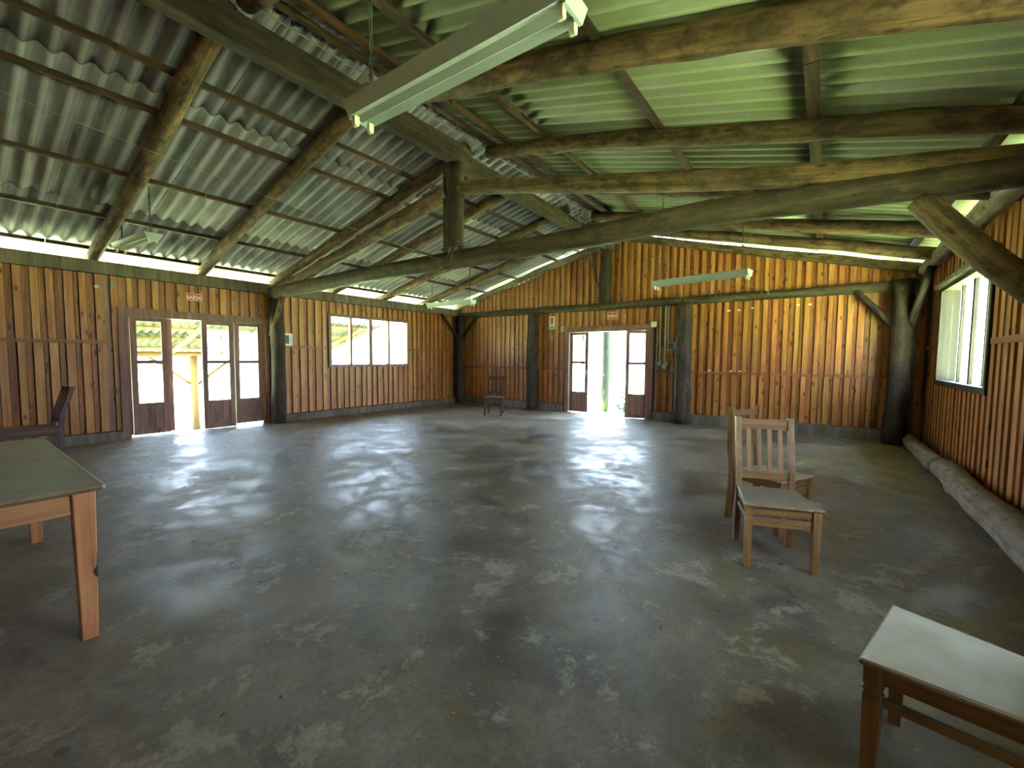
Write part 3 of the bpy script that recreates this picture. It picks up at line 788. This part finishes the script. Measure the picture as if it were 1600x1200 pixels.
exit_sign((LX + .03, 2.94, 2.485), PI / 2, .25, .135, 'red exit sign reading SAÍDA above the double doors in the left wall', .0)
exit_sign((-4.285, BY - .03, 2.475), 0, .26, .165, 'red exit sign reading SAÍDA above the open back door', 0, .9)
no = thing(empty('arrow_notice', (-6.02, BY - .03, 2.37)), 'narrow cream notice with an orange down arrow left of the back door', 'sign')
meshobj('plate', boxv(-.09, .09, -.005, 0, -.175, .175), BOXF, M['cream'], no)
prism('arrow', [(-.045, .145), (.045, .145), (.045, -.01), (0, -.07), (-.045, -.01)], 'y', -.009, -.005, M['orange'], no)
meshobj('caption_band', boxv(-.07, .07, -.008, -.005, -.155, -.10), BOXF, M['grey'], no)
thing(meshobj('wall_tag', boxv(-6.03, -6.01, BY - .03, BY - .02, 1.90, 2.02), BOXF, M['cream']), 'thin cream tag on the boards below the arrow notice', 'tag')
for i, (x, z, ww) in enumerate([(-1.72, 2.43, .06), (-1.52, 2.43, .05), (-1.27, 2.46, .05), (-.50, 2.47, .05), (-.31, 2.47, .05), (-2.06, 1.16, .06), (-1.63, 1.16, .05), (-1.46, 1.16, .05)]):
    o_ = ('first', 'second', 'third', 'fourth', 'fifth')[i if i < 5 else i - 5]
    lab = o_ + ' pale paper scrap from the mossy post, high on the boards below the tie beam' if i < 5 else o_ + ' pale scrap from the mossy post lying on the back wall rail'
    thing(meshobj('paper_scrap', boxv(x, x + ww, BY - .055, BY - .045, z, z + .03), BOXF, M['pink']), lab, 'scrap', 'paper scraps below the back tie beam' if i < 5 else 'scraps on the back wall rail')

# cobwebs and bits of straw on the beams
def straws(name, pts, label, n=14):
    v, f = [], []
    for i in range(n):
        a = Vector(random.choice(pts)) + Vector((random.uniform(-.12, .12), random.uniform(-.05, .05), random.uniform(0, .03)))
        b = a + Vector((random.uniform(-.1, .1), random.uniform(-.05, .05), random.uniform(-.16, .04))); q = len(v); s = .0025
        for p in (a, b): v += [(p.x - s, p.y, p.z), (p.x + s, p.y, p.z), (p.x, p.y + s, p.z + s)]
        f += [(q, q + 1, q + 4, q + 3), (q + 1, q + 2, q + 5, q + 4), (q + 2, q, q + 3, q + 5)]
    o = meshobj(name, v, f, M['web']); thing(o, label, 'cobweb'); o['kind'] = 'stuff'; return o


straws('straw_wisps', [(-4.1, 4.18, 2.86), (-4.0, 4.18, 2.88), (-4.25, 4.18, 2.64)], 'straw wisps caught around the foot of the king post')
straws('straw_wisps', [(-2.3, 9.84, 2.80), (-2.6, 9.84, 2.80), (-1.0, 9.84, 2.78), (-2.0, 9.84, 2.8)], 'straw wisps and webs on the back tie beam above the mossy post', 30)

# ------------------------------------------------------------------ chairs and table
def chair(name, loc, rz, label, style, mat, smat, fw=.40, bw=.36, dp=.43, seat_h=.45, top_h=.97, lean=.11):
    """faces -y in its own frame; origin on the floor under the middle of the seat"""
    t = thing(empty(name, loc, rz), label, 'chair', None)
    yf, yb = -dp / 2, dp / 2; s = .042
    # seat: trapezoid board with a softened edge
    fo, z0, z1 = .035, seat_h - .022, seat_h
    def outl(k, z): return [(-fw / 2 - fo + k, yf - fo + k, z), (fw / 2 + fo - k, yf - fo + k, z), (bw / 2 + .012 - k, yb - .005 - k, z), (-bw / 2 - .012 + k, yb - .005 - k, z)]
    v = outl(.006, z0) + outl(0, z0 + .008) + outl(0, z1 - .006) + outl(.006, z1); f = [(3, 2, 1, 0), (12, 13, 14, 15)]
    for l in range(3): f += [(l * 4 + i, l * 4 + (i + 1) % 4, l * 4 + 4 + (i + 1) % 4, l * 4 + 4 + i) for i in range(4)]
    meshobj('seat', v, f, smat, t)
    for q in (-1, 1):
        x = q * fw / 2
        # front leg: square block with two grooves, then a taper to the floor
        sec = [(0, .038), (.335, .048), (.338, .042), (.346, .042), (.349, .048), (.356, .048), (.359, .042), (.367, .042), (.370, .048), (seat_h - .022, .048)]
        v, f = [], []
        for z, w_ in sec: v += [(x + a * w_ / 2, yf + b * w_ / 2, z) for a, b in ((-1, -1), (1, -1), (1, 1), (-1, 1))]
        for l in range(len(sec) - 1): f += [(l * 4 + i, l * 4 + (i + 1) % 4, l * 4 + 4 + (i + 1) % 4, l * 4 + 4 + i) for i in range(4)]
        f += [(3, 2, 1, 0), tuple(len(v) - 4 + i for i in range(4))]
        meshobj('leg', v, f, mat, t)
        # back leg runs on up as the back post, leaning back above the seat
        x = q * bw / 2; sec = [(0, yb + .03), (.22, yb + .008), (seat_h, yb + .002), (.62, yb + .025), (top_h, yb + lean)]
        v, f = [], []
        for z, yy in sec: v += [(x + a * .0195, yy + b * .023, z) for a, b in ((-1, -1), (1, -1), (1, 1), (-1, 1))]
        for l in range(len(sec) - 1): f += [(l * 4 + i, l * 4 + (i + 1) % 4, l * 4 + 4 + (i + 1) % 4, l * 4 + 4 + i) for i in range(4)]
        f += [(3, 2, 1, 0), tuple(len(v) - 4 + i for i in range(4))]
        meshobj('leg', v, f, mat, t)
        beam('apron', (q * (fw / 2 - .005), yf + .02, seat_h - .05), (q * (bw / 2 - .002), yb - .018, seat_h - .05), .018, .055, mat, t, .002)
        beam('stretcher', (q * (fw / 2 - .003), yf + .016, .315), (q * bw / 2, yb - .012, .315), .016, .032, mat, t, .002)
    beam('apron', (-fw / 2 + .02, yf, seat_h - .05), (fw / 2 - .02, yf, seat_h - .05), .02, .058, mat, t, .002)
    beam('apron', (-bw / 2 + .015, yb, seat_h - .05), (bw / 2 - .015, yb, seat_h - .05), .018, .055, mat, t, .002)
    beam('stretcher', (-fw / 2 + .02, yf, .325), (fw / 2 - .02, yf, .325), .018, .058, mat, t, .002)
    def by(z): return yb + .025 + (lean - .025) * (z - .62) / (top_h - .62) if z > .62 else yb + .002 + .023 * (z - seat_h) / (.62 - seat_h)
    def rail(za, zb, nm='back_rail', th=.02): beam(nm, (-bw / 2 + .017, by((za + zb) / 2), (za + zb) / 2), (bw / 2 - .017, by((za + zb) / 2), (za + zb) / 2), th, zb - za, mat, t, .003)
    if style == 'slat':
        rail(top_h - .095, top_h - .012, 'top_rail'); rail(.505, .565)
        for i in range(4):
            x = (-1.5 + i) * (bw - .034) / 4.55
            beam('slat', (x, by(.56), .56), (x, by(top_h - .09), top_h - .09), .032, .012, mat, t, .002)
    else:
        rail(top_h - .085, top_h - .03, 'top_rail'); rail(.765, .81); rail(.635, .68)
    return t


chair('dining_chair', (-.262, 3.535, 0), math.radians(19.5), 'light brown slat-back chair in front of the ladder-back one, seat dusty', 'slat', M['chair'], M['seat'])
chair('dining_chair', (-.355, 4.26, 0), math.radians(64), 'light brown ladder-back chair turned sideways, standing behind the slat-back one', 'ladder', M['chair'], M['seatgrey'], fw=.40, bw=.37, dp=.42, top_h=1.0, lean=.03)
chair('dining_chair', (-6.60, 8.26, 0), math.radians(30), 'small dark red-brown slat-back chair alone against the far back wall', 'slat', M['chaird'], M['chaird'], top_h=.96)
chair('dining_chair', (.43, 1.93, 0), math.radians(-105), 'nearest chair, only its dusty grey seat and front legs showing at the lower right corner', 'slat', M['chair'], M['seatgrey'], fw=.42, bw=.34, dp=.42)
chair('dining_chair', (-8.32, .72, 0), math.radians(2), 'dark chair seen side-on behind the table against the left wall', 'slat', M['chaird'], M['chaird'], fw=.46, bw=.42, dp=.50, seat_h=.46, top_h=.98, lean=.14)

tb = thing(empty('dining_table', (-3.84, .05, 0)), 'long wooden table with a dusty grey top and tapered orange-brown legs at left', 'table')
HX, HY, TZ = .98, .43, .775
def top_ring(k, z): return [(-HX + k, -HY + k, z), (HX - k, -HY + k, z), (HX - k, HY - k, z), (-HX + k, HY - k, z)]
v = top_ring(.02, TZ - .030) + top_ring(.004, TZ - .020) + top_ring(0, TZ - .012) + top_ring(.008, TZ); f = [(3, 2, 1, 0), (12, 13, 14, 15)]
for l in range(3): f += [(l * 4 + i, l * 4 + (i + 1) % 4, l * 4 + 4 + (i + 1) % 4, l * 4 + 4 + i) for i in range(4)]
meshobj('table_top', v, f, M['tabletop'], tb)
meshobj('edge_moulding', boxv(-HX + .005, HX - .002, HY - .004, HY + .010, TZ - .018, TZ - .001), BOXF, M['edge'], tb)
for sx in (-1, 1):
    for sy in (-1, 1):
        x, y = sx * (HX - .075), sy * (HY - .065)
        cbox('leg', .085, .085, TZ - .03, M['table'], tb, (x + sx * .004, y, 0), .004, .70)
    beam('apron', (sx * (HX - .06), -HY + .11, TZ - .085), (sx * (HX - .06), HY - .11, TZ - .085), .022, .10, M['table'], tb)
for sy in (-1, 1): beam('apron', (-HX + .12, sy * (HY - .05), TZ - .085), (HX - .12, sy * (HY - .05), TZ - .085), .022, .10, M['table'], tb)
for q in [o for o in tb.children if o.name.startswith('leg')]:
    pass
cp = meshobj('chipped_patch', [(.945, .4005, .30), (.945, .4005, .43), (.9445, .385, .40), (.9445, .378, .36), (.9448, .388, .32), (.9405, .4005, .30), (.9405, .4005, .43), (.938, .385, .40), (.938, .378, .36), (.938, .388, .32)],
             [(0, 1, 2, 3, 4), (9, 8, 7, 6, 5), (0, 5, 6, 1), (1, 6, 7, 2), (2, 7, 8, 3), (3, 8, 9, 4), (4, 9, 5, 0)], M['black'], tb)

# ------------------------------------------------------------------ litter on the floor
def litter(name, n, mat, smin, smax, label, seed, near_doors):
    random.seed(seed); v, f = [], []
    for i in range(n):
        if random.random() < near_doors:
            x = LX + .3 + abs(random.gauss(0, 1.6)); y = random.uniform(1.5, 9.6)
        else:
            x = random.uniform(-9.2, .9); y = random.uniform(.6, 9.7)
        if not (-9.25 < x < .95): continue
        s = random.uniform(smin, smax); a = random.random() * PI; ca, sa = math.cos(a), math.sin(a); k = random.uniform(.3, .8); q = len(v)
        for (px, py, pz) in ((-1, 0, .05), (-.2, k * .6, .4), (1, .1, .1), (.1, -k * .6, .25)):
            v.append((x + s * (px * ca - py * sa), y + s * (px * sa + py * ca), .001 + s * pz * .5))
        v.append((x, y, .0005)); f += [(q, q + 3, q + 2, q + 1), (q, q + 4, q + 3), (q + 4, q + 2, q + 3), (q, q + 1, q + 4), (q + 1, q + 2, q + 4)]
    o = meshobj(name, v, f, mat); thing(o, label, 'litter'); o['kind'] = 'stuff'; return o


litter('leaf_litter', 1500, M['litter'], .006, .020, 'small dry leaves and crumbs scattered over the concrete floor, thickest at the left wall', 3, .6)
litter('pale_crumbs', 260, M['chip'], .004, .011, 'tiny pale chips and crumbs scattered over the concrete floor', 4, .2)

# ------------------------------------------------------------------ outside: porch roof on the left
po = thing(empty('porch_roof', (-12.6, 4, 0)), 'corrugated porch roof on sunlit poles seen through the left doors and window', 'roof')
def zp(x): return 2.34 + .26 * (x + 12.0)
def W2(p): return (p[0] + 12.6, p[1] - 4, p[2])
yy = -1.4
while yy < 8.6:
    pole('rafter', W2((-11.95, yy, zp(-11.95) - .08)), W2((-15.5, yy, zp(-15.5) - .08)), .06, .06, M['porch'], po, bend=.02, seg=8, step=.4); yy += 1.36
for x in (-12.1, -13.0, -13.9, -14.8, -15.4):
    ubox('batten', x - .03 + 12.6, x + .03 + 12.6, -5.6, 4.8, zp(x) - .02, zp(x) + .03, M['porch'], po)
for r, (xa, xb) in enumerate(((-15.7, -13.7), (-13.95, -11.9))):
    n = int(10.5 / PW * 8); v, f = [], []
    me = sheet_mesh('roofing_sheet', xa, xb, -1, M['sheetp'])
    for k in range(10):
        o = bpy.data.objects.new('roofing_sheet', me); o.location = W2((xa, -1.7 + k * PW * 6, zp(xa) + .03 + AM + r * .012 + (k % 2) * .004)); link(o, po)
pole('porch_beam', W2((-15.0, -1.8, 1.42)), W2((-15.0, 8.4, 1.46)), .075, .075, M['porch'], po, bend=.02, step=.5)
for y, lab in ((4.60, 1), (8.1, 0), (.8, 0)):
    pz = gz(-15, y)
    pole('porch_post', W2((-15.0, y, pz)), W2((-15.0, y, 1.40)), .105, .10, M['porch'], po, bend=.02, step=.4)
    pole('porch_brace', W2((-15.0, y - .08, .55)), W2((-15.0, y - 1.05, 1.35)), .04, .04, M['porch'], po, bend=.01, seg=8, step=.4)
    pole('porch_brace', W2((-15.0, y + .08, .55)), W2((-15.0, y + 1.05, 1.35)), .04, .04, M['porch'], po, bend=.01, seg=8, step=.4)

# trees beyond the back door
def leaves(name, c, r, n, s, parent, mat='leaf'):
    v, f = [], []
    for i in range(n):
        while True:
            p = Vector((random.uniform(-1, 1), random.uniform(-1, 1), random.uniform(-1, 1)))
            if p.length < 1: break
        p = Vector((c[0] + p.x * r[0], c[1] + p.y * r[1], c[2] + p.z * r[2])); a = Vector([random.uniform(-1, 1) for _ in range(3)]).normalized(); b = a.orthogonal().normalized()
        k = s * random.uniform(.5, 1.2); q = len(v); v += [tuple(p - a * k), tuple(p + b * k * .45), tuple(p + a * k), tuple(p - b * k * .45)]; f.append((q, q + 1, q + 2, q + 3))
    o = meshobj(name, v, f, M[mat], parent); o['kind'] = 'stuff'; return o


def tree(x, y, r, h, label, fol, seed):
    random.seed(seed); z = gz(x, y) - .05
    t = thing(empty('tree', (x, y, z)), label, 'tree', None)
    pole('trunk', (0, 0, 0), (random.uniform(-.3, .3), random.uniform(-.3, .3), h), r, r * .7, M['bark'], t, bend=.05, seg=10, step=.5, rough=.12)
    for (oy, cz, rr, n) in fol: leaves('foliage', (random.uniform(-.4, .4), oy, cz), (rr, rr, rr * .8), n, .16, t)
    return t


tree(-6.24, 14.0, .15, 7, 'lichen-covered tree trunk standing straight behind the open back door', [(0, 5.6, 1.9, 2600), (-2.3, 6.4, 1.7, 2600)], 11)  # second foliage clump added in front to shade the trunk from the sun
tree(-8.6, 17.0, .09, 6, 'thin faint trunk just left of the lichen-covered trunk beyond the back door', [(0, 5.6, 1.6, 1100)], 12)
tree(-6.6, 19.5, .10, 7, 'thin leaning trunk just right of the lichen-covered trunk beyond the back door', [(0, 5.9, 1.8, 900)], 13)
random.seed(31)
v, f = [], []
for i in range(420):
    a = Vector((-4.12 + random.gauss(0, .09), 8.2 + random.gauss(0, .45), 4.24 + random.gauss(0, .05))); b = a + Vector([random.uniform(-.09, .09) for _ in range(3)]); q = len(v)
    for p in (a, b): v += [(p.x - .004, p.y, p.z), (p.x + .004, p.y, p.z), (p.x, p.y + .004, p.z + .004)]
    f += [(q, q + 1, q + 4, q + 3), (q + 1, q + 2, q + 5, q + 4), (q + 2, q, q + 3, q + 5)]
nest = thing(meshobj('bird_nest', v, f, M['cable']), 'dark tangled nest of twigs on the ridge beam near the back gable', 'nest'); nest['kind'] = 'stuff'
random.seed(21)
for i, (x, y, s, lab) in enumerate([(-5.6, 14.2, .35, 'low leafy shrub at the foot of the trunk beyond the back door'), (-6.7, 17.5, .5, 'low leafy shrub farther behind the trunk beyond the back door')]):
    sh = thing(empty('shrub', (x, y, gz(x, y))), lab, 'shrub')
    pole('stem', (0, 0, 0), (.05, 0, s * .8), .02, .01, M['bark'], sh, bend=.02, seg=6)
    leaves('foliage', (0, 0, s * .55), (s, s, s * .5), 220, .06, sh)
